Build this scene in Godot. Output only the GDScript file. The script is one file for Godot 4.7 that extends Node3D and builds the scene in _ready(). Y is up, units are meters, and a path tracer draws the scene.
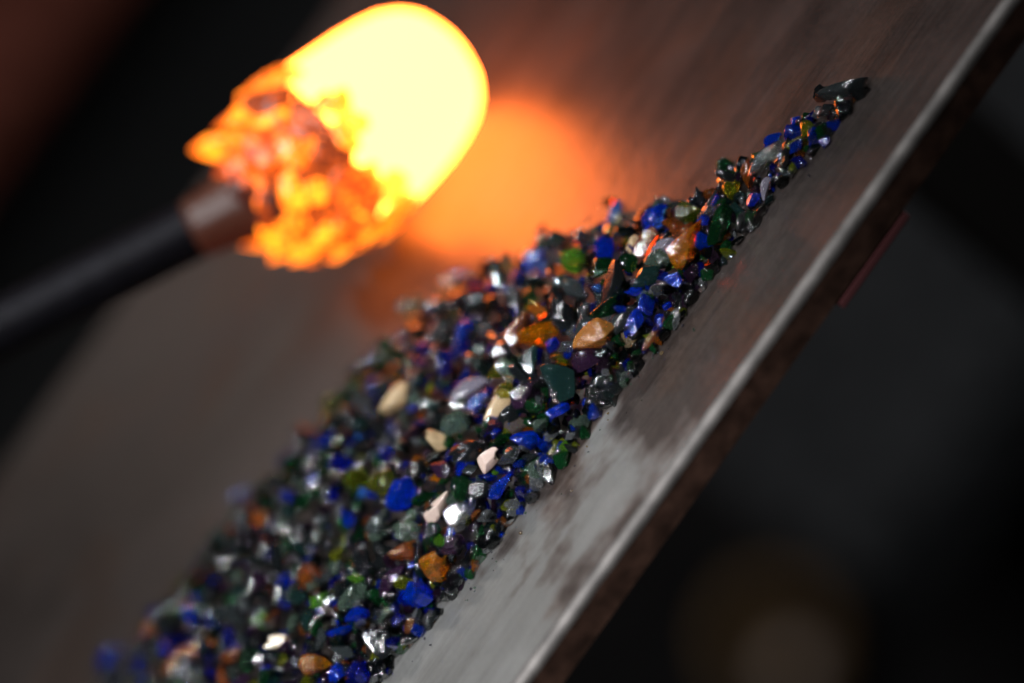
extends Node3D
# Close-up of a glassblower's steel marver: coloured glass frit heaped along it, a glowing gather on its rod behind.
# Plate top is y = 0, x runs along the plate's front edge, z points towards the photographer. Metres.

const PITCH := 0.5585            # camera looks down at 32 degrees
const ROLL_C := 0.58299          # camera is rolled so that the plate edge climbs steeply through the frame
const ROLL_S := 0.81248
const FOCUS := 0.57
const FOV := 13.6855             # 100 mm lens on a 24 mm high frame
var cam_pos: Vector3
var cam_x: Vector3
var cam_y: Vector3
var cam_f: Vector3
var rng := RandomNumberGenerator.new()
var used := {}

# ---------------------------------------------------------------- helpers
func numbered(called: String) -> String:
	var n: int = used.get(called, 0)
	used[called] = n + 1
	return called if n == 0 else "%s_%03d" % [called, n]

func tag(o: Node, label: String, category: String, group := "") -> void:
	o.set_meta("label", label)
	o.set_meta("category", category)
	if group != "":
		o.set_meta("group", group)

func thing(called: String, at: Vector3, label: String, category: String) -> Node3D:
	var o := Node3D.new()
	o.name = numbered(called)
	add_child(o)
	o.position = at
	tag(o, label, category)
	return o

func part(called: String, mesh: Mesh, m: Material, parent: Node, at := Vector3.ZERO) -> MeshInstance3D:
	var o := MeshInstance3D.new()
	o.name = called
	o.mesh = mesh
	o.material_override = m
	parent.add_child(o, true)
	o.position = at
	return o

func lin(r: float, g: float, b: float, a := 1.0) -> Color:
	var c := Color(r, g, b, a).linear_to_srgb()
	c.a = a
	return c

func ray_dir(x: float, y: float) -> Vector3:
	var f := 341.5 / tan(deg_to_rad(FOV) / 2.0)
	return (cam_f + ((x - 512.0) * cam_x - (y - 341.5) * cam_y) / f).normalized()

func on_level(x: float, y: float, h: float) -> Vector3:
	var d := ray_dir(x, y)
	return cam_pos + d * ((h - cam_pos.y) / d.y)

func on_back(x: float, y: float, z: float) -> Vector3:
	var d := ray_dir(x, y)
	return cam_pos + d * ((z - cam_pos.z) / d.z)

func to_pixel(p: Vector3) -> Vector2:
	var f := 341.5 / tan(deg_to_rad(FOV) / 2.0)
	var q := p - cam_pos
	var k := f / q.dot(cam_f)
	return Vector2(512.0 + q.dot(cam_x) * k, 341.5 - q.dot(cam_y) * k)

# ---------------------------------------------------------------- meshes
var sphere_dirs := {}
var sphere_faces := {}

func ico(level: int) -> void:
	if sphere_dirs.has(level):
		return
	var t := (1.0 + sqrt(5.0)) / 2.0
	var v: Array[Vector3] = []
	for p in [[-1, t, 0], [1, t, 0], [-1, -t, 0], [1, -t, 0], [0, -1, t], [0, 1, t], [0, -1, -t], [0, 1, -t], [t, 0, -1], [t, 0, 1], [-t, 0, -1], [-t, 0, 1]]:
		v.append(Vector3(p[0], p[1], p[2]).normalized())
	var f := [[0, 11, 5], [0, 5, 1], [0, 1, 7], [0, 7, 10], [0, 10, 11], [1, 5, 9], [5, 11, 4], [11, 10, 2], [10, 7, 6], [7, 1, 8], [3, 9, 4], [3, 4, 2], [3, 2, 6], [3, 6, 8], [3, 8, 9], [4, 9, 5], [2, 4, 11], [6, 2, 10], [8, 6, 7], [9, 8, 1]]
	for step in level:
		var mid := {}
		var g := []
		for tri in f:
			var m := []
			for k in 3:
				var a: int = tri[k]
				var b: int = tri[(k + 1) % 3]
				var key := Vector2i(mini(a, b), maxi(a, b))
				if not mid.has(key):
					mid[key] = v.size()
					v.append(((v[a] + v[b]) / 2.0).normalized())
				m.append(mid[key])
			g.append([tri[0], m[0], m[2]])
			g.append([tri[1], m[1], m[0]])
			g.append([tri[2], m[2], m[1]])
			g.append([m[0], m[1], m[2]])
		f = g
	sphere_dirs[level] = v
	sphere_faces[level] = f

func mesh_from(verts: PackedVector3Array, faces: Array, smooth: bool) -> ArrayMesh:
	# faces are turned clockwise as seen from outside (outside = away from the centre); normals point out
	var mid := Vector3.ZERO
	for p in verts:
		mid += p
	mid /= verts.size()
	var normals := PackedVector3Array()
	normals.resize(verts.size())
	var idx := PackedInt32Array()
	var fv := PackedVector3Array()
	var fn := PackedVector3Array()
	for tri in faces:
		var a: int = tri[0]
		var b: int = tri[1]
		var c: int = tri[2]
		var n := (verts[b] - verts[a]).cross(verts[c] - verts[a])
		if n.dot((verts[a] + verts[b] + verts[c]) / 3.0 - mid) < 0.0:
			n = -n
		else:
			var s := b
			b = c
			c = s
		if n.length_squared() < 1e-22:
			continue
		if smooth:
			normals[a] += n
			normals[b] += n
			normals[c] += n
			idx.append_array([a, b, c])
		else:
			var u := n.normalized()
			fv.append_array([verts[a], verts[b], verts[c]])
			fn.append_array([u, u, u])
	var arr := []
	arr.resize(Mesh.ARRAY_MAX)
	if smooth:
		for k in normals.size():
			normals[k] = normals[k].normalized()
		arr[Mesh.ARRAY_VERTEX] = verts
		arr[Mesh.ARRAY_NORMAL] = normals
		arr[Mesh.ARRAY_INDEX] = idx
	else:
		arr[Mesh.ARRAY_VERTEX] = fv
		arr[Mesh.ARRAY_NORMAL] = fn
	var m := ArrayMesh.new()
	m.add_surface_from_arrays(Mesh.PRIMITIVE_TRIANGLES, arr)
	return m

func creased(verts: PackedVector3Array, faces: Array, limit: float) -> ArrayMesh:
	# faces keep a hard edge where they meet at more than the limit, and run smoothly into each other elsewhere
	var tri := []
	var fn := PackedVector3Array()
	var fu := PackedVector3Array()
	var around := []
	around.resize(verts.size())
	for k in verts.size():
		around[k] = PackedInt32Array()
	for t in faces:
		var a: int = t[0]
		var b: int = t[1]
		var c: int = t[2]
		var n := (verts[b] - verts[a]).cross(verts[c] - verts[a])
		if n.dot(verts[a] + verts[b] + verts[c]) < 0.0:
			n = -n
		else:
			var q := b
			b = c
			c = q
		var at := tri.size()
		tri.append(Vector3i(a, b, c))
		fn.append(n)
		fu.append(n.normalized())
		around[a].append(at)
		around[b].append(at)
		around[c].append(at)
	var ov := PackedVector3Array()
	var on := PackedVector3Array()
	for k in tri.size():
		for j in 3:
			var v: int = tri[k][j]
			var n := Vector3.ZERO
			for f: int in around[v]:
				if fu[f].dot(fu[k]) > limit:
					n += fn[f]
			ov.append(verts[v])
			on.append(n.normalized() if n.length_squared() > 0.0 else fu[k])
	var arr := []
	arr.resize(Mesh.ARRAY_MAX)
	arr[Mesh.ARRAY_VERTEX] = ov
	arr[Mesh.ARRAY_NORMAL] = on
	var m := ArrayMesh.new()
	m.add_surface_from_arrays(Mesh.PRIMITIVE_TRIANGLES, arr)
	return m

func shard_mesh(level: int, stretch: Vector3, planes: int, scoops: int, nicks := 0, limit := 0.945) -> ArrayMesh:
	# a broken piece of glass: flat breaks and a few hollow, shell-shaped ones; about 1 unit long before scaling
	ico(level)
	var cc: Array[Vector3] = []
	var rc: Array[float] = []
	for k in planes:
		# a gently bulging break: part of a large ball whose near side lies 0.42 to 0.8 from the middle
		var ball := rng.randf_range(2.0, 4.0) if rng.randf() < 0.5 else rng.randf_range(5.0, 11.0)
		var way := Vector3(rng.randfn(), rng.randfn(), rng.randfn()).normalized()
		for again in 12:
			var clash := false
			for c in cc:
				if -c.normalized().dot(way) > 0.55:
					clash = true
			if not clash:
				break
			way = Vector3(rng.randfn(), rng.randfn(), rng.randfn()).normalized()
		cc.append(way * (rng.randf_range(0.40, 0.72) - ball))
		rc.append(ball)
	var cs: Array[Vector3] = []
	var rs: Array[float] = []
	for k in scoops:
		var r := rng.randf_range(0.5, 1.2)
		cs.append(Vector3(rng.randfn(), rng.randfn(), rng.randfn()).normalized() * (r + rng.randf_range(0.46, 0.62)))
		rs.append(r)
	for k in nicks:
		var r := rng.randf_range(0.2, 0.5)
		cs.append(Vector3(rng.randfn(), rng.randfn(), rng.randfn()).normalized() * (r + rng.randf_range(0.52, 0.66)))
		rs.append(r)
	var ripple := FastNoiseLite.new()
	ripple.seed = rng.randi()
	ripple.frequency = 1.6
	var out := PackedVector3Array()
	var widest := 0.1
	for d: Vector3 in sphere_dirs[level]:
		var r := 1.3
		for k in planes:
			var b := cc[k].dot(d)
			var disc := b * b - cc[k].length_squared() + rc[k] * rc[k]
			if disc > 0.0:
				r = minf(r, b + sqrt(disc))
			else:
				r = 0.3
		for k in cs.size():
			var b := cs[k].dot(d)
			var disc := b * b - cs[k].length_squared() + rs[k] * rs[k]
			if b > 0.0 and disc > 0.0:
				r = minf(r, b - sqrt(disc))
		r *= 1.0 + 0.035 * ripple.get_noise_3dv(d)
		out.append(d * r * stretch)
		widest = maxf(widest, r)
	for k in out.size():
		out[k] *= 0.82 / widest
	return creased(out, sphere_faces[level], limit)

func tube_mesh(points: Array, radii: Array, sides: int, bump := 0.0, noise: FastNoiseLite = null) -> ArrayMesh:
	# round solid along a bent axis; radii of 0 close the ends
	var verts := PackedVector3Array()
	var faces := []
	var n := points.size()
	for i in n:
		var t: Vector3 = (points[mini(i + 1, n - 1)] - points[maxi(i - 1, 0)]).normalized()
		var a := t.cross(Vector3.UP).normalized()
		var b := a.cross(t)
		for k in sides:
			var ang := TAU * k / sides
			var dir := a * cos(ang) + b * sin(ang)
			var r: float = radii[i]
			if noise and r > 0.0005:
				r += bump * noise.get_noise_3dv((points[i] + dir * r) * 1000.0)
			verts.append(points[i] + dir * r)
	for i in n - 1:
		for k in sides:
			var p := i * sides + k
			var q := i * sides + (k + 1) % sides
			faces.append([p, q, q + sides])
			faces.append([p, q + sides, p + sides])
	# wind by the local axis, not by the whole shape's centre
	var normals := PackedVector3Array()
	normals.resize(verts.size())
	var idx := PackedInt32Array()
	for tri in faces:
		var a2: int = tri[0]
		var b2: int = tri[1]
		var c2: int = tri[2]
		var nn := (verts[b2] - verts[a2]).cross(verts[c2] - verts[a2])
		var ring: int = a2 / sides
		var axis: Vector3 = (points[ring] + points[mini(ring + 1, n - 1)]) / 2.0
		if nn.dot((verts[a2] + verts[b2] + verts[c2]) / 3.0 - axis) < 0.0:
			nn = -nn
		else:
			var s := b2
			b2 = c2
			c2 = s
		normals[a2] += nn
		normals[b2] += nn
		normals[c2] += nn
		idx.append_array([a2, b2, c2])
	for k in normals.size():
		normals[k] = normals[k].normalized()
	var arr := []
	arr.resize(Mesh.ARRAY_MAX)
	arr[Mesh.ARRAY_VERTEX] = verts
	arr[Mesh.ARRAY_NORMAL] = normals
	arr[Mesh.ARRAY_INDEX] = idx
	var m := ArrayMesh.new()
	m.add_surface_from_arrays(Mesh.PRIMITIVE_TRIANGLES, arr)
	return m

func bar_mesh(size: Vector3, bevel: float) -> ArrayMesh:
	# a box with rounded-off edges along x
	return section_mesh([Vector2(size.y / 2 - bevel, -size.z / 2), Vector2(size.y / 2, -size.z / 2 + bevel), Vector2(size.y / 2, size.z / 2 - bevel), Vector2(size.y / 2 - bevel, size.z / 2), Vector2(-size.y / 2 + bevel, size.z / 2), Vector2(-size.y / 2, size.z / 2 - bevel), Vector2(-size.y / 2, -size.z / 2 + bevel), Vector2(-size.y / 2 + bevel, -size.z / 2)], -size.x / 2, size.x / 2)

func section_mesh(yz: Array, x0: float, x1: float) -> ArrayMesh:
	# a profile in (y, z) drawn out along x
	var verts := PackedVector3Array()
	var faces := []
	var n := yz.size()
	for x in [x0, x1]:
		for p: Vector2 in yz:
			verts.append(Vector3(x, p.x, p.y))
	for k in n:
		var q := (k + 1) % n
		faces.append([k, q, q + n])
		faces.append([k, q + n, k + n])
	for k in range(1, n - 1):
		faces.append([0, k, k + 1])
		faces.append([n, n + k, n + k + 1])
	return mesh_from(verts, faces, false)

# ---------------------------------------------------------------- materials
var M := {}
var NAMES := {}

func plain(r: float, g: float, b: float, rough: float, metal := 0.0) -> StandardMaterial3D:
	var m := StandardMaterial3D.new()
	m.albedo_color = lin(r, g, b)
	m.roughness = rough
	m.metallic = metal
	return m

func glass(key: String, words: String, r: float, g: float, b: float, clear: float, rough := 0.045) -> void:
	var m := plain(r, g, b, rough)
	m.albedo_color.a = 1.0 - clear
	m.transparency = BaseMaterial3D.TRANSPARENCY_ALPHA
	m.refraction_enabled = true
	m.refraction_scale = 0.052
	m.metallic_specular = 0.68
	m.normal_enabled = true
	m.normal_texture = shell_ripples()
	m.normal_scale = 0.4
	m.uv1_triplanar = true
	m.uv1_scale = Vector3.ONE * 0.7
	M[key] = m
	NAMES[key] = words

var ripple_map: NoiseTexture2D

func shell_ripples() -> NoiseTexture2D:
	# the fine waves and pits of a fresh break in glass
	if ripple_map == null:
		var n := FastNoiseLite.new()
		n.seed = 19
		n.frequency = 0.022
		n.fractal_octaves = 4
		n.fractal_gain = 0.45
		n.domain_warp_enabled = true
		n.domain_warp_amplitude = 40.0
		ripple_map = NoiseTexture2D.new()
		ripple_map.width = 512
		ripple_map.height = 512
		ripple_map.seamless = true
		ripple_map.noise = n
		ripple_map.as_normal_map = true
		ripple_map.bump_strength = 9.0
	return ripple_map

func glow(r: float, g: float, b: float, energy: float, rough := 0.25) -> StandardMaterial3D:
	var m := plain(0.06, 0.03, 0.02, rough)
	m.emission_enabled = true
	m.emission = lin(r, g, b)
	m.emission_energy_multiplier = energy
	return m

func mottled(low: Color, middle: Color, high: Color, energy: float, scale: float) -> StandardMaterial3D:
	# half melted frit: patches of hot clear glass and of cooler colour still unmelted
	var n := FastNoiseLite.new()
	n.seed = 64
	n.frequency = 0.018
	n.fractal_octaves = 3
	var ramp := Gradient.new()
	ramp.offsets = PackedFloat32Array([0.25, 0.5, 0.72])
	ramp.colors = PackedColorArray([low, middle, high])
	var t := NoiseTexture2D.new()
	t.width = 256
	t.height = 256
	t.seamless = true
	t.noise = n
	t.color_ramp = ramp
	var m := plain(0.06, 0.03, 0.02, 0.25)
	m.emission_enabled = true
	m.emission = Color.WHITE
	m.emission_operator = BaseMaterial3D.EMISSION_OP_MULTIPLY
	m.emission_texture = t
	m.emission_energy_multiplier = energy
	m.uv1_triplanar = true
	m.uv1_scale = Vector3.ONE * scale
	return m

func steel_top() -> StandardMaterial3D:
	# dark mill scale with drag marks along the plate, bare grey steel rubbed through it by the near left end and along the edge
	var w := 1024
	var h := 768
	var im := Image.create(w, h, false, Image.FORMAT_RGB8)
	var orm := Image.create(w, h, false, Image.FORMAT_RGB8)
	var cloud := FastNoiseLite.new()
	cloud.seed = 11
	cloud.frequency = 0.012
	cloud.fractal_octaves = 5
	var drag := FastNoiseLite.new()
	drag.seed = 23
	drag.frequency = 0.02
	drag.fractal_octaves = 4
	var speck := FastNoiseLite.new()
	speck.seed = 5
	speck.frequency = 0.22
	speck.fractal_octaves = 3
	for j in h:
		for i in w:
			var mx := -0.23 + 0.36 * i / w        # metres on the plate
			var mz := -0.215 + 0.2444 * j / h
			var c := cloud.get_noise_2d(i, j)
			var d := drag.get_noise_2d(i * 0.22 + j * 0.05, j * 1.5)
			var s := 0.6 * speck.get_noise_2d(i, j) + 0.9 * speck.get_noise_2d(i * 0.04 + 900.0, j * 1.3 + i * 0.02)
			# rubbed patch: an outline on the plate, frayed by the noise
			var e := mz - 0.0035 - 0.12 * mx
			var patch := (-0.008 - mx) / 0.03 + 2.2 * c + 0.9 * d
			if e < -0.02:
				patch -= 9.0
			var bare := clampf(patch, 0.0, 1.0)
			var scale_tone := 0.054 + 0.012 * c + 0.009 * d + 0.014 * s
			var bare_tone := 0.185 + 0.04 * c + 0.035 * d + 0.02 * s
			var v := lerpf(scale_tone, bare_tone, bare)
			var rust := clampf(3.2 * cloud.get_noise_2d(i * 0.6 + 700.0, j * 0.8) - 0.35 + 0.8 * d, 0.0, 1.0) * 0.6
			rust *= 1.0 - bare
			var warm := 1.0 - bare
			var col := lin(v * (1.0 + 0.16 * warm + 0.14 * rust), v * (0.98 - 0.06 * warm - 0.09 * rust), v * (0.94 - 0.10 * warm - 0.20 * rust))
			im.set_pixel(i, j, col)
			var rough := clampf(lerpf(0.40, 0.43, bare) + 0.05 * c + 0.05 * d + 0.03 * s, 0.25, 0.9)
			orm.set_pixel(i, j, Color(1.0, rough, 0.75))
	var m := StandardMaterial3D.new()
	m.albedo_texture = ImageTexture.create_from_image(im)
	var ot := ImageTexture.create_from_image(orm)
	m.roughness = 1.0
	m.roughness_texture = ot
	m.roughness_texture_channel = BaseMaterial3D.TEXTURE_CHANNEL_GREEN
	m.metallic = 0.75
	m.metallic_specular = 0.5
	var pit := FastNoiseLite.new()
	pit.seed = 77
	pit.frequency = 0.06
	pit.fractal_octaves = 4
	var nt := NoiseTexture2D.new()
	nt.width = 1024
	nt.height = 1024
	nt.seamless = true
	nt.noise = pit
	nt.as_normal_map = true
	nt.bump_strength = 2.0
	m.normal_enabled = true
	m.normal_texture = nt
	m.normal_scale = 0.12
	return m

func rusty(r: float, g: float, b: float, scale: float, rough := 0.7, metal := 0.2) -> StandardMaterial3D:
	var n := FastNoiseLite.new()
	n.seed = int(r * 9000.0) + 3
	n.frequency = 0.02
	n.fractal_octaves = 5
	var ramp := Gradient.new()
	ramp.set_color(0, lin(r * 0.35, g * 0.35, b * 0.35))
	ramp.set_color(1, lin(r * 1.6, g * 1.6, b * 1.6))
	var t := NoiseTexture2D.new()
	t.width = 512
	t.height = 512
	t.seamless = true
	t.noise = n
	t.color_ramp = ramp
	var m := StandardMaterial3D.new()
	m.albedo_texture = t
	m.uv1_triplanar = true
	m.uv1_world_triplanar = true
	m.uv1_scale = Vector3.ONE * scale
	m.roughness = rough
	m.metallic = metal
	m.metallic_specular = 0.2 if metal < 0.25 else 0.5
	return m

# ---------------------------------------------------------------- the heap's ground plan
func heap_front(x: float) -> float:
	return 0.121 * x - 0.0012

func heap_back(x: float) -> float:
	var t := [[-0.19, -0.104], [-0.122, -0.101], [-0.077, -0.096], [-0.029, -0.089], [-0.001, -0.074], [0.018, -0.054], [0.031, -0.034], [0.042, -0.018], [0.055, -0.008], [0.071, 0.001], [0.084, 0.009]]
	for k in t.size() - 1:
		if x <= t[k + 1][0]:
			return lerpf(t[k][1], t[k + 1][1], clampf((x - t[k][0]) / (t[k + 1][0] - t[k][0]), 0.0, 1.0))
	return t[-1][1]

func heap_height(x: float, z: float) -> float:
	var a := heap_back(x)
	var b := heap_front(x)
	if z <= a or z >= b or x > 0.078:
		return 0.0
	var w := (z - a) / (b - a)
	var top := clampf((b - a) * 0.125, 0.0, 0.0105)
	return top * (1.0 - pow(absf(2.0 * w - 1.0), 3.0 if w < 0.5 else 6.0))

func on_heap(x: float, y: float) -> Vector3:
	var d := ray_dir(x, y)
	var t := (0.02 - cam_pos.y) / d.y
	for k in 400:
		var p := cam_pos + d * t
		if p.y <= heap_height(p.x, p.z) or p.y <= 0.0:
			return p
		t += 0.0002
	return cam_pos + d * t

# ---------------------------------------------------------------- scene
func _ready() -> void:
	rng.seed = 4242
	# camera
	cam_f = Vector3(0, -sin(PITCH), -cos(PITCH))
	var up0 := Vector3(0, cos(PITCH), -sin(PITCH))
	cam_x = ROLL_C * Vector3.RIGHT - ROLL_S * up0
	cam_y = ROLL_S * Vector3.RIGHT + ROLL_C * up0
	cam_pos = 0.0238 * up0 - 0.0057 * Vector3.RIGHT - FOCUS * cam_f
	var cam := Camera3D.new()
	cam.name = "camera"
	var lens := CameraAttributesPhysical.new()
	lens.frustum_focal_length = 100.0
	lens.frustum_focus_distance = FOCUS
	lens.exposure_aperture = 3.2
	lens.frustum_near = 0.02
	lens.frustum_far = 20.0
	cam.attributes = lens
	add_child(cam)
	cam.fov = FOV
	cam.near = 0.02
	cam.far = 20.0
	cam.transform = Transform3D(Basis(cam_x, cam_y, -cam_f), cam_pos)
	cam.current = true
	# air of the dim workshop: no sky, no sun
	var env := Environment.new()
	env.background_mode = Environment.BG_COLOR
	env.background_color = lin(0.003, 0.0026, 0.0026)
	env.tonemap_mode = Environment.TONE_MAPPER_LINEAR
	env.tonemap_exposure = 1.0
	env.sdfgi_enabled = true
	env.ssao_enabled = true
	env.ssil_enabled = true
	var we := WorldEnvironment.new()
	we.name = "environment"
	we.environment = env
	add_child(we)
	build_lamps()
	build_materials()
	build_setting()
	build_table()
	build_gather()
	build_frit()

func lamp(at: Vector3, aim: Vector3, size: Vector2, energy: float, colour: Color, label: String) -> void:
	var t := thing("offscreen_lamp", at, label, "lamp")
	t.look_at_from_position(at, aim, Vector3.FORWARD if absf((aim - at).normalized().y) > 0.9 else Vector3.UP)
	var shell := StandardMaterial3D.new()
	shell.albedo_color = lin(0.08, 0.08, 0.085)
	shell.roughness = 0.5
	var box := BoxMesh.new()
	box.size = Vector3(size.x + 0.03, size.y + 0.03, 0.05)
	part("housing", box, shell, t, Vector3(0, 0, 0.03))
	var g := StandardMaterial3D.new()
	g.albedo_color = lin(0.8, 0.8, 0.8)
	g.emission_enabled = true
	g.emission = colour
	g.emission_energy_multiplier = 2.0
	var face := BoxMesh.new()
	face.size = Vector3(size.x, size.y, 0.004)
	part("lamp_diffuser", face, g, t)
	var l := AreaLight3D.new()
	l.name = "lamp_light"
	l.area_size = size
	l.light_energy = energy
	l.light_color = colour
	l.area_range = 12.0
	l.area_attenuation = 2.0
	l.shadow_enabled = true
	t.add_child(l)
	l.position = Vector3(0, 0, -0.006)

func build_lamps() -> void:
	var cool := lin(0.94, 0.97, 1.0)
	var where := ["the thin tail", "the middle", "the broad end"]
	for k in 3:
		lamp(Vector3(0.80 - 0.75 * k, 2.0, -0.30 + 0.08 * k), Vector3(0, 0, -0.02), Vector2(0.08, 0.08), 0.80, cool, "small white ceiling lamp of the far row, above " + where[k])
	for k in 3:  # second row, added out of view to put more glints on the frit
		lamp(Vector3(0.55 - 0.62 * k, 1.7, 0.62), Vector3(0, 0, -0.02), Vector2(0.07, 0.07), 0.72, cool, "small white lamp added for extra glints, near row, above " + where[k])
	lamp(Vector3(-0.13, 1.12, -1.76), Vector3(-0.08, 0, -0.04), Vector2(0.16, 0.16), 0.10, lin(1.0, 0.92, 0.84), "broad white lamp added low behind the rod for sheen on the plate")  # unseen lamp added to lay a sheen on the left of the plate
	# invented out-of-frame spot lamp, added to brighten the near end of the plate
	var at := Vector3(-0.28, 0.72, 0.36)
	var aim := on_level(490, 590, 0.0)
	var t := thing("added_spot_lamp", at, "added unseen spot lamp brightening the near end of the plate", "lamp")
	t.look_at_from_position(at, aim, Vector3.UP)
	var shade := CylinderMesh.new()
	shade.top_radius = 0.02
	shade.bottom_radius = 0.045
	shade.height = 0.07
	shade.cap_bottom = false
	var sh := part("lamp_shade", shade, plain(0.05, 0.05, 0.05, 0.5), t, Vector3(0, 0, 0.02))
	sh.rotation.x = PI / 2
	var bulb := SphereMesh.new()
	bulb.radius = 0.016
	bulb.height = 0.032
	var g := plain(0.8, 0.8, 0.8, 0.4)
	g.emission_enabled = true
	g.emission = cool
	g.emission_energy_multiplier = 6.0
	part("bulb", bulb, g, t, Vector3(0, 0, 0.0))
	var l := SpotLight3D.new()
	l.name = "added_spot_light"
	l.light_color = cool
	l.light_energy = 1.3
	l.light_size = 0.014
	l.spot_angle = 8.5
	l.spot_angle_attenuation = 1.0
	l.spot_range = 5.0
	l.spot_attenuation = 2.0
	l.shadow_enabled = true
	t.add_child(l)
	l.position = Vector3(0, 0, -0.03)

func build_materials() -> void:
	glass("blue", "cobalt blue", 0.004, 0.07, 0.80, 0.92)
	glass("navy", "deep navy blue", 0.004, 0.018, 0.40, 0.93)
	glass("sky", "bright azure", 0.06, 0.28, 0.88, 0.92)
	glass("black", "black", 0.010, 0.012, 0.013, 0.6)
	glass("slate", "dark slate grey", 0.06, 0.072, 0.075, 0.8)
	glass("green", "bottle green", 0.02, 0.16, 0.05, 0.97)
	glass("teal", "dark teal", 0.014, 0.04, 0.037, 0.75)
	glass("pale", "pale grey green", 0.30, 0.44, 0.34, 0.95)
	glass("clear", "smoky clear", 0.42, 0.44, 0.46, 0.97)
	glass("olive", "olive green", 0.36, 0.40, 0.02, 0.96)
	glass("lime", "lime green", 0.24, 0.62, 0.05, 0.94)
	glass("amber", "honey amber", 0.90, 0.33, 0.010, 0.93)
	glass("brown", "brown amber", 0.48, 0.14, 0.02, 0.92)
	glass("purple", "dark plum purple", 0.06, 0.024, 0.065, 0.85)
	glass("lilac", "greyish lilac", 0.22, 0.20, 0.25, 0.6, 0.12)
	glass("cream", "cream white", 0.62, 0.46, 0.27, 0.6, 0.12)
	glass("pink", "pinkish white", 0.62, 0.47, 0.40, 0.4, 0.15)
	glass("peach", "peach and amber", 0.80, 0.34, 0.08, 0.85, 0.09)
	glass("red", "dull red", 0.5, 0.04, 0.03, 0.9)

func build_setting() -> void:
	var floor_mesh := PlaneMesh.new()
	floor_mesh.size = Vector2(8, 8)
	var fl := part("floor", floor_mesh, rusty(0.0055, 0.005, 0.005, 1.3, 0.9, 0.0), self, Vector3(0, -0.82, -1.0))
	fl.set_meta("kind", "structure")
	# dim reddish cabinet across the aisle
	var p := on_back(60, 72, -1.5)
	var cab := thing("steel_cabinet", Vector3(0.0, p.y, -1.5), "dim rust red cabinet far behind the plate", "cabinet")
	part("body", bar_mesh(Vector3(1.8, 0.6, 0.4), 0.01), rusty(0.20, 0.06, 0.04, 2.0), cab, Vector3(0, 0.3, -0.2))
	part("plinth", bar_mesh(Vector3(1.7, p.y + 0.82 if p.y > -0.82 else 0.05, 0.3), 0.01), plain(0.01, 0.01, 0.01, 0.8), cab, Vector3(0, -(p.y + 0.82) / 2.0, -0.25))
	# grey shelf and the bucket under the plate
	var a := on_level(985, 160, -0.55)
	var b := on_level(735, 490, -0.55)
	var sh := thing("storage_box", Vector3((a.x + b.x) / 2.0 + 0.05, -0.55, a.z), "blurred dull grey box standing under the steel plate", "box")
	part("body", bar_mesh(Vector3(a.x - b.x + 0.10, 0.06, 0.20), 0.008), rusty(0.018, 0.0185, 0.0195, 3.0, 0.8, 0.0), sh, Vector3(0, -0.03, 0.0))
	part("stand", bar_mesh(Vector3(a.x - b.x, 0.21, 0.12), 0.008), rusty(0.008, 0.008, 0.008, 3.0, 0.9, 0.0), sh, Vector3(0, -0.165, -0.03))

	# pot lying on its side on the floor, its mouth towards the camera
	var c := on_level(775, 640, -0.74)
	var pot := thing("clay_pot", c, "blurred brown-rimmed pot lying on the floor under the plate", "pot")
	pot.basis = Basis(cam_x, cam_y, -cam_f).rotated(cam_y, -0.35)
	var rim := TorusMesh.new()
	rim.inner_radius = 0.024
	rim.outer_radius = 0.038
	var ro := part("rim", rim, rusty(0.11, 0.065, 0.028, 9.0), pot)
	ro.rotation.x = PI / 2
	var wall := CylinderMesh.new()
	wall.top_radius = 0.036
	wall.bottom_radius = 0.028
	wall.height = 0.09
	wall.cap_top = false
	var wo := part("wall", wall, rusty(0.10, 0.06, 0.035, 9.0), pot, Vector3(0, 0, -0.045))
	wo.rotation.x = PI / 2
	var lump := SphereMesh.new()
	lump.radius = 0.016
	lump.height = 0.03
	part("pale_filling", lump, plain(0.22, 0.17, 0.145, 0.9), pot, Vector3(0.012, -0.018, -0.01))

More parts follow.
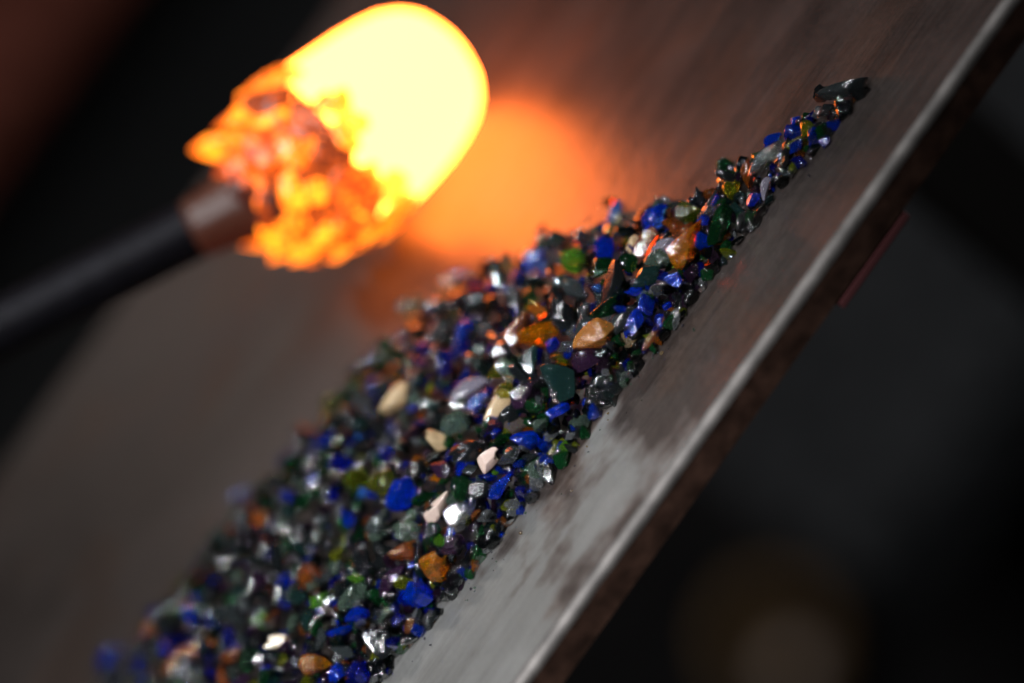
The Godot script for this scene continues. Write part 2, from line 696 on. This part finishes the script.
func build_table() -> void:
	var t := thing("marver_table", Vector3.ZERO, "scuffed dark steel plate with worn bright front edge under the glass frit", "table")
	var x0 := -0.23
	var x1 := 0.13
	var zf := 0.0294
	var zb := -0.215
	# top sheet with its own texture coordinates, then the rounded edge, then the rusty body below
	var st := SurfaceTool.new()
	st.begin(Mesh.PRIMITIVE_TRIANGLES)
	var ze := zf - 0.0021
	var nx := 60
	var nz := 40
	for j in nz + 1:
		for i in nx + 1:
			st.set_uv(Vector2(float(i) / nx, float(j) / nz))
			st.set_normal(Vector3.UP)
			st.set_tangent(Plane(1, 0, 0, 1))
			st.add_vertex(Vector3(lerpf(x0, x1, float(i) / nx), 0, lerpf(zb, ze, float(j) / nz)))
	for j in nz:
		for i in nx:
			var k := j * (nx + 1) + i
			for q in [k, k + 1, k + nx + 2, k, k + nx + 2, k + nx + 1]:
				st.add_index(q)
	part("plate_top", st.commit(), steel_top(), t)
	# worn edge: a small quarter round, uneven along its length
	var dent := FastNoiseLite.new()
	dent.seed = 8
	dent.frequency = 40.0
	var sv := PackedVector3Array()
	var sf := []
	var n := 180
	var steps := 8
	for i in n + 1:
		var x := lerpf(x0, x1, float(i) / n)
		var r := 0.0021 + 0.00015 * dent.get_noise_1d(x) + 0.0001 * dent.get_noise_1d(x * 5.0)
		for k in steps + 1:
			var ang := PI / 2 * k / steps
			sv.append(Vector3(x, -r * (1.0 - cos(ang)), ze + (zf - ze) * sin(ang) * r / 0.0021))
	for i in n:
		for k in steps:
			var p := i * (steps + 1) + k
			sf.append([p, p + 1, p + steps + 2])
			sf.append([p, p + steps + 2, p + steps + 1])
	var edge := rusty(0.10, 0.09, 0.084, 9.0, 0.6, 0.7)
	# the sheet's own centre lies behind the round, so outward is away from a line inside the plate
	part("worn_edge", strip_mesh(sv, sf, Vector3(0, -0.0021, ze)), edge, t)
	var body := section_mesh([Vector2(-0.0021, zf - 0.0001), Vector2(-0.0085, zf - 0.0001), Vector2(-0.0085, zb), Vector2(-0.0002, zb), Vector2(-0.0004, zf - 0.004)], x0, x1)
	part("plate_side", body, rusty(0.032, 0.016, 0.011, 14.0, 0.7, 0.24), t)
	part("red_bar", bar_mesh(Vector3(0.022, 0.003, 0.012), 0.0008), plain(0.04, 0.002, 0.003, 0.9), t, Vector3(0.048, -0.0101, zf - 0.0062))  # thin dark red bar below the front edge
	for x in [x0 + 0.03, x1 - 0.02]:
		part("leg", bar_mesh(Vector3(0.03, 0.81, 0.03), 0.003), plain(0.03, 0.025, 0.022, 0.7, 0.3), t, Vector3(x, -0.415, zb + 0.03))

func strip_mesh(verts: PackedVector3Array, faces: Array, inside: Vector3) -> ArrayMesh:
	var normals := PackedVector3Array()
	normals.resize(verts.size())
	var idx := PackedInt32Array()
	for tri in faces:
		var a: int = tri[0]
		var b: int = tri[1]
		var c: int = tri[2]
		var n := (verts[b] - verts[a]).cross(verts[c] - verts[a])
		var out := (verts[a] + verts[b] + verts[c]) / 3.0 - inside
		out.x = 0
		if n.dot(out) < 0.0:
			n = -n
		else:
			var s := b
			b = c
			c = s
		normals[a] += n
		normals[b] += n
		normals[c] += n
		idx.append_array([a, b, c])
	for k in normals.size():
		normals[k] = normals[k].normalized()
	var arr := []
	arr.resize(Mesh.ARRAY_MAX)
	arr[Mesh.ARRAY_VERTEX] = verts
	arr[Mesh.ARRAY_NORMAL] = normals
	arr[Mesh.ARRAY_INDEX] = idx
	var m := ArrayMesh.new()
	m.add_surface_from_arrays(Mesh.PRIMITIVE_TRIANGLES, arr)
	return m

func build_gather() -> void:
	var neck := on_level(250, 201, 0.036)
	var shoulder := on_level(345, 140, 0.025)
	var tip := on_level(451, 43, 0.0145)
	var far := on_level(0, 330, 0.058)
	var rod_dir := (far - neck).normalized()
	var t := thing("glassblowing_rod", neck, "dark metal rod carrying a glowing white-hot gather of glass", "rod")
	# axis of the gather
	var curve := Curve3D.new()
	curve.bake_interval = 0.0005
	curve.add_point(neck, Vector3.ZERO, (shoulder - neck) * 0.35)
	curve.add_point(shoulder, -(tip - neck).normalized() * 0.012, (tip - neck).normalized() * 0.012)
	curve.add_point(tip, (shoulder - tip) * 0.3, Vector3.ZERO)
	var total := curve.get_baked_length()
	var prof := [[0.0, 0.009], [0.06, 0.0150], [0.14, 0.0188], [0.28, 0.0210], [0.42, 0.0213], [0.55, 0.0206], [0.68, 0.0196], [0.77, 0.0184], [0.85, 0.0168], [0.91, 0.0145], [0.95, 0.0118], [0.98, 0.0078], [0.993, 0.0045], [1.0, 0.0]]
	var rad := func(s: float) -> float:
		for k in prof.size() - 1:
			if s <= prof[k + 1][0]:
				var u: float = (s - prof[k][0]) / (prof[k + 1][0] - prof[k][0])
				return lerpf(prof[k][1], prof[k + 1][1], u)
		return 0.0
	var pts := []
	var rr := []
	for i in 61:
		var s := 0.26 + 0.74 * pow(i / 60.0, 0.8)
		pts.append(curve.sample_baked(s * total, true) - neck)
		rr.append(0.0 if i == 0 else rad.call(s))
	part("hot_glass", tube_mesh(pts, rr, 48), glow(1.0, 0.185, 0.021, 27.0), t)
	# crust of half melted frit round the shoulder
	var crust_noise := FastNoiseLite.new()
	crust_noise.seed = 31
	crust_noise.frequency = 0.16
	pts = []
	rr = []
	for i in 41:
		var s := 0.02 + 0.34 * i / 40.0
		pts.append(curve.sample_baked(s * total, true) - neck)
		rr.append(0.0 if i == 0 or i == 40 else rad.call(s) * (1.0 if i < 37 else 0.97) + 0.0003)
	var crust := part("frit_crust", tube_mesh(pts, rr, 64, 0.0010, crust_noise), mottled(lin(0.08, 0.005, 0.001), lin(0.35, 0.035, 0.002), lin(1.0, 0.15, 0.005), 1.6, 90.0), t)
	var hot := [mottled(lin(0.45, 0.05, 0.002), lin(1.0, 0.17, 0.005), lin(1.0, 0.26, 0.012), 4.2, 0.7), mottled(lin(0.25, 0.022, 0.001), lin(0.9, 0.12, 0.004), lin(1.0, 0.21, 0.008), 3.4, 0.7), mottled(lin(0.08, 0.005, 0.001), lin(0.6, 0.06, 0.002), lin(1.0, 0.16, 0.006), 2.2, 0.7), mottled(lin(0.03, 0.003, 0.001), lin(0.25, 0.025, 0.002), lin(0.8, 0.10, 0.004), 1.2, 0.7), glow(1.0, 0.06, 0.01, 0.05, 0.3)]
	var lumps := []
	for k in 6:
		lumps.append(shard_mesh(2, Vector3(rng.randf_range(0.8, 1.2), rng.randf_range(0.3, 0.5), rng.randf_range(0.8, 1.2)), 7, 0, 0, -1.0))
	for k in 130:
		var s := rng.randf_range(0.0, 0.40)
		if s > 0.30 and rng.randf() < 0.55:
			continue
		var ang := rng.randf_range(0, TAU)
		var c := curve.sample_baked(s * total, true) - neck
		var c2 := curve.sample_baked(s * total + 0.002, true) - neck
		var tt := (c2 - c).normalized()
		var a := tt.cross(Vector3.UP).normalized()
		var dir := a * cos(ang) + a.cross(tt) * sin(ang)
		var at: Vector3 = c + dir * (rad.call(s) - 0.0002)
		if (at + neck).y < 0.002:
			continue
		var pick := rng.randf()
		var m: Material = hot[0 if pick < 0.36 else 1 if pick < 0.68 else 2 if pick < 0.84 or s > 0.33 else 3 if pick < 0.92 else 4]
		var o := part("frit_lump", lumps[rng.randi() % 6], m, crust, at)
		var size := rng.randf_range(0.0045, 0.0105)
		var bz := Basis(tt, dir, tt.cross(dir)).rotated(dir, rng.randf_range(0, TAU))
		o.basis = bz.scaled(Vector3.ONE * size)
	# frit already melting into the hot glass along the border of the crust
	var melting := [mottled(lin(1.0, 0.16, 0.006), lin(1.0, 0.24, 0.012), lin(1.0, 0.30, 0.03), 5.0, 0.7), mottled(lin(0.5, 0.05, 0.002), lin(1.0, 0.18, 0.006), lin(1.0, 0.26, 0.015), 4.0, 0.7)]
	for k in 46:
		var s := rng.randf_range(0.29, 0.41)
		var ang := rng.randf_range(0, TAU)
		var c := curve.sample_baked(s * total, true) - neck
		var c2 := curve.sample_baked(s * total + 0.002, true) - neck
		var tt := (c2 - c).normalized()
		var a := tt.cross(Vector3.UP).normalized()
		var dir := a * cos(ang) + a.cross(tt) * sin(ang)
		var at: Vector3 = c + dir * (rad.call(s) - 0.0003)
		if (at + neck).y < 0.002:
			continue
		var o := part("frit_lump", lumps[rng.randi() % 6], melting[rng.randi() % 2], crust, at)
		o.basis = Basis(tt, dir, tt.cross(dir)).rotated(dir, rng.randf_range(0, TAU)).scaled(Vector3.ONE * rng.randf_range(0.003, 0.0075))
	# two fat bright lobes that hang over the rod end
	for lobe in [[296, 238, 0.016, 0.018, 0.009], [220, 150, 0.046, 0.010, 0.015], [268, 243, 0.018, 0.011, 0.008]]:
		var at := on_level(lobe[0], lobe[1], lobe[2]) - neck
		var o := part("frit_lump", lumps[3], hot[0], crust, at)
		o.basis = Basis(cam_x * lobe[3], cam_y * lobe[4], -cam_f * 0.010)
	# rod
	pts = []
	rr = []
	for i in 12:
		pts.append(rod_dir * (-0.012 + 0.42 * i / 11.0))
		rr.append(0.0 if i == 0 or i == 11 else 0.0068)
	pts.insert(1, pts[0])
	rr.insert(1, 0.0068)
	part("rod", tube_mesh(pts, rr, 32), rusty(0.012, 0.011, 0.014, 30.0, 0.4, 0.2), t)
	pts = []
	rr = []
	for i in 13:
		pts.append(rod_dir * (-0.006 + 0.022 * i / 12.0))
		rr.append(0.0 if i == 0 or i == 12 else 0.0069 + 0.0036 * pow(1.0 - i / 12.0, 1.5))
	part("glass_collar", tube_mesh(pts, rr, 40), glow(1.0, 0.09, 0.010, 0.03, 0.35), t)
	# the light that the gather gives off, inside it
	var l := OmniLight3D.new()
	l.name = "gather_light"
	l.light_color = lin(1.0, 0.21, 0.026)
	l.light_energy = 0.0012
	l.light_size = 0.014
	l.omni_range = 3.0
	l.omni_attenuation = 2.0
	l.shadow_enabled = true
	t.add_child(l)
	l.position = curve.sample_baked(0.68 * total, true) - neck

# ---------------------------------------------------------------- frit
# pixel x, pixel y, long px, short px, angle of the long side in the picture (degrees, counter-clockwise), glass, shape, label ("" = named after its neighbours)
const PIECES := [
	[848, 94, 50, 20, 28, "slate", "shard", "long smoky shard with a pale ridge, last piece of the heap's thin tail"],
	[855, 86, 17, 11, 30, "navy", "chip", "deep blue chip lying on the long smoky shard at the tail"],
	[825, 98, 22, 18, 60, "black", "chunk", "black chunk against the long smoky shard at the tail"],
	[809, 120, 16, 12, 10, "green", "chip", ""],
	[800, 124, 20, 13, 65, "blue", "chip", ""],
	[817, 139, 21, 18, 80, "blue", "chunk", "matt cobalt blue chunk between two others on the tail's open side"],
	[833, 128, 16, 13, 30, "blue", "chip", "cobalt blue chip lying off by itself beside the tail"],
	[801, 147, 20, 14, 60, "blue", "chip", "cobalt blue chip at the foot of the smoky shard on the tail"],
	[774, 145, 20, 14, 20, "blue", "chunk", "sparkling cobalt blue chunk crowning the tail"],
	[768, 162, 34, 20, 45, "clear", "shard", "smoky clear shard with a white ridge across the tail"],
	[768, 186, 24, 12, 75, "lilac", "shard", ""],
	[787, 151, 20, 11, 70, "black", "shard", ""],
	[748, 173, 28, 11, 75, "brown", "shard", "narrow brown amber sliver standing upright on the tail"],
	[728, 168, 28, 17, 10, "green", "chunk", ""],
	[733, 191, 24, 20, 40, "olive", "chunk", "yellowish olive chunk above the long green shard"],
	[757, 198, 18, 13, 20, "blue", "chip", ""],
	[717, 199, 16, 10, 60, "blue", "chip", ""],
	[711, 203, 26, 7, 55, "slate", "shard", ""],
	[723, 231, 54, 21, 57, "green", "shard", "long dark green shard with a pale end at the front of the heap"],
	[713, 211, 26, 15, 20, "clear", "chip", ""],
	[690, 214, 24, 23, 0, "olive", "chunk", "dark olive nugget next to the ribbed brown shard"],
	[705, 222, 20, 16, 70, "blue", "chip", ""],
	[688, 250, 46, 32, 60, "amber", "chunk", "large rough honey amber chunk on the heap's front edge"],
	[680, 228, 26, 13, -15, "brown", "shard", ""],
	[667, 246, 34, 14, 42, "lilac", "shard", "flat greyish lilac shard behind the large honey amber chunk"],
	[656, 224, 30, 24, 30, "blue", "chunk", "star-shaped cobalt blue chunk on the ridge"],
	[645, 248, 30, 20, 60, "brown", "shard", "striped brown shard leaning on a cream sliver"],
	[632, 246, 24, 10, 55, "cream", "shard", "cream sliver leaning against the striped brown shard"],
	[607, 250, 28, 24, 50, "blue", "chunk", "big cobalt blue chunk below the twin white highlights"],
	[617, 218, 22, 15, 65, "sky", "chunk", "blue chunk with twin white highlights topping the ridge"],
	[613, 203, 15, 12, 60, "brown", "chip", ""],
	[660, 199, 11, 6, 35, "brown", "chip", "tiny dark chip alone on the bare steel"],
	[617, 283, 36, 20, 60, "black", "shard", ""],
	[650, 277, 28, 24, 40, "teal", "chunk", "dark teal chunk with one pale flat face"],
	[660, 292, 22, 16, 30, "clear", "chip", ""],
	[677, 282, 21, 15, 60, "blue", "chunk", "dark blue chunk under the large honey amber chunk"],
	[637, 292, 20, 10, 10, "blue", "chip", ""],
	[598, 288, 15, 13, 40, "sky", "chip", ""],
	[638, 321, 30, 16, 65, "blue", "chunk", "cobalt blue oval chunk sparkling at the front edge beside peach glass"],
	[623, 320, 30, 14, 70, "slate", "shard", ""],
	[600, 338, 38, 28, 10, "peach", "chunk", "peach and amber nugget glinting on the front edge"],
	[588, 362, 36, 24, 15, "purple", "chunk", "plum black chunk under the peach and amber nugget"],
	[613, 346, 17, 14, 30, "black", "chip", ""],
	[565, 386, 42, 36, 40, "teal", "chunk", "big smooth dark teal chunk at the front edge"],
	[558, 413, 30, 13, 25, "blue", "shard", "cobalt blue sliver under the big smooth dark teal chunk"],
	[572, 347, 22, 16, 40, "clear", "chip", ""],
	[561, 362, 15, 13, 0, "olive", "chip", ""],
	[551, 345, 19, 14, 50, "blue", "chip", ""],
	[540, 336, 36, 25, 20, "amber", "chunk", "glossy brown and honey chunk in the middle of the heap"],
	[541, 313, 21, 18, 0, "amber", "chip", "round honey chip above the glossy brown and honey chunk"],
	[520, 331, 36, 24, 60, "brown", "chunk", ""],
	[566, 320, 36, 24, 75, "black", "chunk", ""],
	[584, 310, 26, 13, 70, "slate", "shard", ""],
	[610, 306, 32, 20, 50, "green", "shard", ""],
	[531, 363, 26, 20, 45, "teal", "chunk", ""],
	[508, 391, 20, 18, 30, "olive", "chunk", "mossy olive chunk perched on a cream yellow shard"],
	[495, 405, 34, 17, 62, "cream", "shard", "cream yellow shard under the mossy olive chunk"],
	[525, 396, 32, 26, 50, "purple", "chunk", "speckled plum black chunk beside the big smooth dark teal chunk"],
	[479, 401, 28, 16, 75, "blue", "chunk", "upright vivid cobalt blue chunk in mid heap"],
	[455, 425, 34, 22, 35, "pale", "flake", "flat pale grey green flake in mid heap"],
	[494, 425, 24, 13, 15, "purple", "chip", ""],
	[512, 414, 24, 18, 60, "black", "chunk", ""],
	[440, 443, 26, 17, -30, "cream", "chunk", "tan and cream chunk below the pale grey green flake"],
	[465, 387, 36, 16, 30, "lilac", "shard", "greyish lilac shard behind the upright vivid blue chunk"],
	[456, 448, 12, 10, 0, "blue", "chip", ""],
	[530, 442, 27, 18, -10, "blue", "chunk", "squarish cobalt blue chunk at the front edge"],
	[540, 427, 22, 15, 40, "pale", "chip", ""],
	[512, 456, 25, 21, 50, "clear", "chunk", ""],
	[488, 463, 25, 20, 45, "pink", "chunk", "pinkish white chunk among black glass near the front edge"],
	[472, 453, 32, 24, 30, "black", "chunk", ""],
	[503, 488, 32, 14, 60, "blue", "shard", "long cobalt blue shard lying along the front edge"],
	[497, 441, 26, 12, 35, "green", "shard", ""],
	[437, 509, 36, 15, 58, "pink", "shard", "pinkish tan splinter lying across dark glass"],
	[462, 514, 29, 22, 20, "clear", "chunk", ""],
	[412, 533, 28, 22, 10, "pale", "chunk", "rounded pale green clear chunk"],
	[433, 536, 38, 17, 65, "green", "shard", "slab of green glass beside the rounded pale green chunk"],
	[457, 546, 28, 22, 40, "purple", "chunk", "glinting plum chunk at the front edge next to the amber bead"],
	[438, 569, 27, 24, 20, "amber", "chunk", "bead-like honey amber chunk on the front edge"],
	[405, 553, 28, 20, 40, "brown", "chunk", "orange brown chunk behind the bead-like honey amber chunk"],
	[403, 496, 36, 22, 65, "blue", "chunk", "tall crumbly cobalt blue chunk in mid heap"],
	[385, 485, 28, 26, 0, "olive", "chunk", "round olive nugget with beaded highlights"],
	[357, 480, 24, 20, 50, "olive", "chunk", ""],
	[425, 499, 26, 13, 40, "green", "shard", ""],
	[485, 491, 29, 22, 60, "black", "chunk", ""],
	[476, 516, 17, 11, 50, "brown", "chip", ""],
	[388, 580, 34, 15, 50, "purple", "shard", ""],
	[362, 494, 17, 14, 20, "sky", "chip", ""],
	[422, 597, 27, 23, 60, "blue", "chunk", "vivid cobalt blue chunk below the bead-like honey amber chunk"],
	[405, 583, 20, 18, 10, "olive", "chunk", ""],
	[308, 577, 30, 20, 65, "brown", "flake", "dark brown disc-shaped flake with an orange core"],
	[331, 573, 26, 11, 40, "slate", "flake", ""],
	[354, 601, 36, 24, 55, "pale", "flake", "broad flat green flake near the foot of the heap"],
	[318, 600, 20, 14, 50, "lime", "chunk", "lime green chunk beside the broad flat green flake"],
	[337, 591, 32, 12, 78, "black", "shard", ""],
	[362, 614, 26, 14, 40, "blue", "shard", ""],
	[359, 624, 18, 10, 30, "clear", "chip", ""],
	[341, 632, 28, 12, 20, "blue", "shard", ""],
	[318, 665, 32, 26, 50, "amber", "chunk", "orange amber chunk with a pale glint by the heap's foot"],
	[386, 645, 34, 28, 40, "black", "chunk", ""],
	[362, 675, 22, 18, 40, "navy", "chunk", ""],
	[340, 672, 20, 16, 60, "blue", "chunk", ""],
	[308, 621, 26, 15, 70, "teal", "chunk", ""],
	[281, 641, 26, 18, 40, "cream", "chip", ""],
	[359, 580, 19, 13, 10, "lime", "chip", ""],
	[262, 619, 24, 16, 60, "lime", "chunk", ""],
	[260, 517, 20, 16, 30, "amber", "chunk", "lone orange amber chunk on the gather side of the heap"],
	[240, 497, 18, 14, 40, "blue", "chip", ""],
	[290, 497, 18, 14, 0, "blue", "chip", ""],
	[395, 401, 30, 20, 60, "cream", "chunk", "cream and amber chunk on the gather side of the heap"],
	[465, 330, 32, 18, 60, "blue", "shard", ""],
	[462, 280, 26, 17, 10, "blue", "chunk", ""],
	[456, 291, 24, 20, 20, "peach", "chunk", ""],
	[415, 311, 26, 22, 30, "pale", "chunk", ""],
	[180, 655, 44, 16, 35, "amber", "shard", "long amber splinter near the broad end of the heap"],
	[157, 628, 22, 18, 20, "amber", "chunk", ""],
	[112, 663, 28, 22, 20, "blue", "chunk", ""],
	[185, 605, 16, 12, 40, "red", "chip", "small dull red chip near the broad end"],
	[540, 257, 32, 20, 65, "blue", "shard", ""],
	[543, 235, 30, 9, 80, "purple", "shard", "upright plum sliver standing on the ridge"],
	[500, 370, 26, 18, 40, "olive", "chunk", ""],
	[440, 330, 30, 20, 40, "slate", "chunk", ""],
	[575, 262, 26, 20, 20, "lime", "chunk", ""],
]
const RANDOM_GLASS := ["black", "black", "black", "black", "black", "black", "teal", "teal", "teal", "slate", "slate", "slate", "green", "green", "blue", "blue", "navy", "navy", "purple", "purple", "clear", "clear", "pale", "olive", "brown", "black", "green"]

var shapes := {}

func piece_basis(ang_deg: float, long: float, short: float, depth: float, wobble: float) -> Basis:
	var a := deg_to_rad(ang_deg)
	var lx := cam_x * cos(a) + cam_y * sin(a)
	var lz := -cam_f
	var ly := lz.cross(lx)
	var b := Basis(lx, ly, lz)
	b = b.rotated(Vector3(rng.randfn(), rng.randfn(), rng.randfn()).normalized(), rng.randf_range(-wobble, wobble))
	return Basis(b.x * long, b.y * short, b.z * depth)

func build_frit() -> void:
	var variants := {"chunk": [], "shard": [], "flake": [], "chip": []}
	for k in 14:
		variants.chunk.append(shard_mesh(4, Vector3.ONE, rng.randi_range(6, 8), rng.randi_range(0, 2), rng.randi_range(1, 5)))
		variants.shard.append(shard_mesh(4, Vector3.ONE, rng.randi_range(5, 7), rng.randi_range(0, 2), rng.randi_range(1, 3)))
	for k in 8:
		variants.flake.append(shard_mesh(4, Vector3.ONE, rng.randi_range(5, 8), 1, rng.randi_range(1, 5)))
		variants.chip.append(shard_mesh(4, Vector3.ONE, rng.randi_range(5, 8), 1, rng.randi_range(0, 3)))
	var group := "pieces of coloured glass frit heaped on the steel plate"
	var placed := []     # [position, glass, shape, long, label]
	var mm := 1.0 / 4990.0
	for p in PIECES:
		var at := on_heap(p[0], p[1])
		var scale := (at - cam_pos).dot(cam_f) / FOCUS * mm
		var long: float = p[2] * scale * 0.92
		var short: float = p[3] * scale * 0.9
		var deep := short * (0.4 if p[6] == "flake" else rng.randf_range(0.7, 0.95))
		var top := maxf(heap_height(at.x, at.z), 0.0)
		at.y = maxf(at.y, top * 0.9 + short * (0.30 if top > 0.002 else 0.36))
		var b := piece_basis(p[4], long, short, deep, 0.3)
		put_piece(variants, p[6], p[5], at, b)
		placed.append([at, p[5], p[6], long, p[7]])
	# the rest of the pieces one can pick out, spread over the visible face of the heap
	var tries := 0
	while placed.size() < 300 and tries < 60000:
		tries += 1
		var x := rng.randf_range(-0.150, 0.07)
		var w := rng.randf()
		var z := lerpf(heap_back(x), heap_front(x), w)
		var at := Vector3(x, heap_height(x, z), z)
		var px := to_pixel(at)
		if px.x < 70 or px.y < 60 or px.y > 700:
			continue
		var near := 1.0
		for q in placed:
			near = minf(near, (q[0] - at).length())
		if near < 0.0034 + 0.0018 * (1.0 - w):
			continue
		var shape: String = ["chunk", "chunk", "chunk", "shard", "shard", "flake", "chip"][rng.randi() % 7]
		var g: String = RANDOM_GLASS[rng.randi() % RANDOM_GLASS.size()]
		var long := rng.randf_range(0.0033, 0.0054) * (0.75 if shape == "chip" else 1.15 if shape == "shard" else 1.0)
		var short := long * (rng.randf_range(0.4, 0.55) if shape == "shard" else rng.randf_range(0.65, 0.9))
		var deep := short * (0.35 if shape == "flake" else rng.randf_range(0.7, 1.0))
		at.y += short * 0.2
		put_piece(variants, shape, g, at, piece_basis(rng.randf_range(0, 180), long, short, deep, 1.4))
		placed.append([at, g, shape, long, ""])
	label_pieces(placed, group)
	build_small_frit()

var piece_nodes := []

func put_piece(variants: Dictionary, shape: String, g: String, at: Vector3, b: Basis) -> void:
	var o := MeshInstance3D.new()
	o.name = numbered("glass_" + shape)
	var list: Array = variants[shape]
	o.mesh = list[rng.randi() % list.size()]
	o.material_override = M[g]
	add_child(o)
	o.transform = Transform3D(b, at)
	piece_nodes.append(o)

func short_name(label: String) -> String:
	var out := []
	for w in label.replace(",", "").split(" "):
		if w in ["with", "on", "at", "under", "beside", "behind", "next", "in", "near", "leaning", "lying", "against", "between", "crowning", "above", "below", "among", "standing", "topping", "perched", "glinting", "sparkling", "last", "alone", "across"] and out.size() > 1:
			break
		out.append(w)
	return " ".join(out)

func label_pieces(placed: Array, group: String) -> void:
	var marks := []
	for q in placed:
		if q[4] != "":
			marks.append([q[0], short_name(q[4])])
	var same := {}
	for k in placed.size():
		var q: Array = placed[k]
		var label: String = q[4]
		var best := 9.0
		if label == "":
			var who: Array = []
			for m in marks:
				var d: float = (m[0] - q[0]).length()
				if d < best:
					best = d
					who = m
			var off: Vector3 = q[0] - who[0]
			var side := ""
			if absf(off.x) > absf(off.z) * 0.6:
				side = "tail" if off.x > 0.0 else "broad-end"
			else:
				side = "plate-edge" if off.z > 0.0 else "rod"
			var size := "large " if q[3] > 0.0062 else "small " if q[3] < 0.0042 else ""
			label = "%s%s %s on the %s side of the %s" % [size, NAMES[q[1]], q[2], side, who[1]]
		if not same.has(label):
			same[label] = []
		same[label].append([best, k])
	for label: String in same:
		var list: Array = same[label]
		list.sort()
		for n in list.size():
			var more := ""
			if list.size() > 1:
				more = [", nearest", ", second nearest", ", third nearest", ", fourth nearest"][mini(n, 3)]
			tag(piece_nodes[list[n][1]], label + more, "glass " + placed[list[n][1]][2], group)

func build_small_frit() -> void:
	# all the smaller grains that fill the heap between the pieces above, and crumbs strewn along its foot
	var forms := []
	for k in 16:
		forms.append(shard_mesh(2, Vector3(1, rng.randf_range(0.55, 0.95), rng.randf_range(0.45, 0.9)), rng.randi_range(5, 8), 1, 1).surface_get_arrays(0))
	var vs := PackedVector3Array()
	var ns := PackedVector3Array()
	var cs := PackedColorArray()
	var count := 0
	while count < 4300:
		var x := rng.randf_range(-0.165, 0.077)
		var a := heap_back(x)
		var b := heap_front(x)
		var span := maxf(b - a, 0.004)
		if rng.randf() > span / 0.10:
			continue
		var z := a + span * (rng.randf_range(-0.01, 1.01) if count % 4 else rng.randf_range(0.82, 1.02))
		var h := heap_height(x, z)
		var size := rng.randf_range(0.0015, 0.0038)
		var y := maxf(h - rng.randf_range(0.0005, 0.0050), size * 0.3)
		var g: String = RANDOM_GLASS[rng.randi() % RANDOM_GLASS.size()]
		if count % 41 == 0:
			g = ["amber", "cream", "pink", "lime", "sky"][rng.randi() % 5]
		if count >= 4100:
			# crumbs on the bare steel
			z = b + absf(rng.randfn(0.0, 0.004)) if rng.randf() < 0.7 else a - absf(rng.randfn(0.0, 0.006))
			size = 0.0002 + 0.0005 * pow(rng.randf(), 2.0)
			g = ["pale", "clear", "cream", "lilac"][rng.randi() % 4]
			y = size * 0.3
		var col: Color = M[g].albedo_color.srgb_to_linear()
		col.a = 1.0
		var bs := Basis(Quaternion(Vector3(rng.randfn(), rng.randfn(), rng.randfn()).normalized(), rng.randf_range(0, TAU)))
		var f: Array = forms[rng.randi() % forms.size()]
		for v: Vector3 in f[Mesh.ARRAY_VERTEX]:
			vs.append(bs * (v * size) + Vector3(x, y, z))
		for v: Vector3 in f[Mesh.ARRAY_NORMAL]:
			ns.append(bs * v)
			cs.append(col)
		count += 1
	var arr := []
	arr.resize(Mesh.ARRAY_MAX)
	arr[Mesh.ARRAY_VERTEX] = vs
	arr[Mesh.ARRAY_NORMAL] = ns
	arr[Mesh.ARRAY_COLOR] = cs
	var mesh := ArrayMesh.new()
	mesh.add_surface_from_arrays(Mesh.PRIMITIVE_TRIANGLES, arr)
	var m := StandardMaterial3D.new()
	m.albedo_color = Color(1, 1, 1, 0.06)
	m.vertex_color_use_as_albedo = true
	m.transparency = BaseMaterial3D.TRANSPARENCY_ALPHA
	m.refraction_enabled = true
	m.refraction_scale = 0.052
	m.metallic_specular = 0.68
	m.roughness = 0.05
	m.normal_enabled = true
	m.normal_texture = shell_ripples()
	m.normal_scale = 0.35
	m.uv1_triplanar = true
	m.uv1_scale = Vector3.ONE * 200.0
	var o := part("small_frit", mesh, m, self)
	o.set_meta("kind", "stuff")
	tag(o, "small mixed grains of dark, blue and green glass filling the heap", "glass frit")
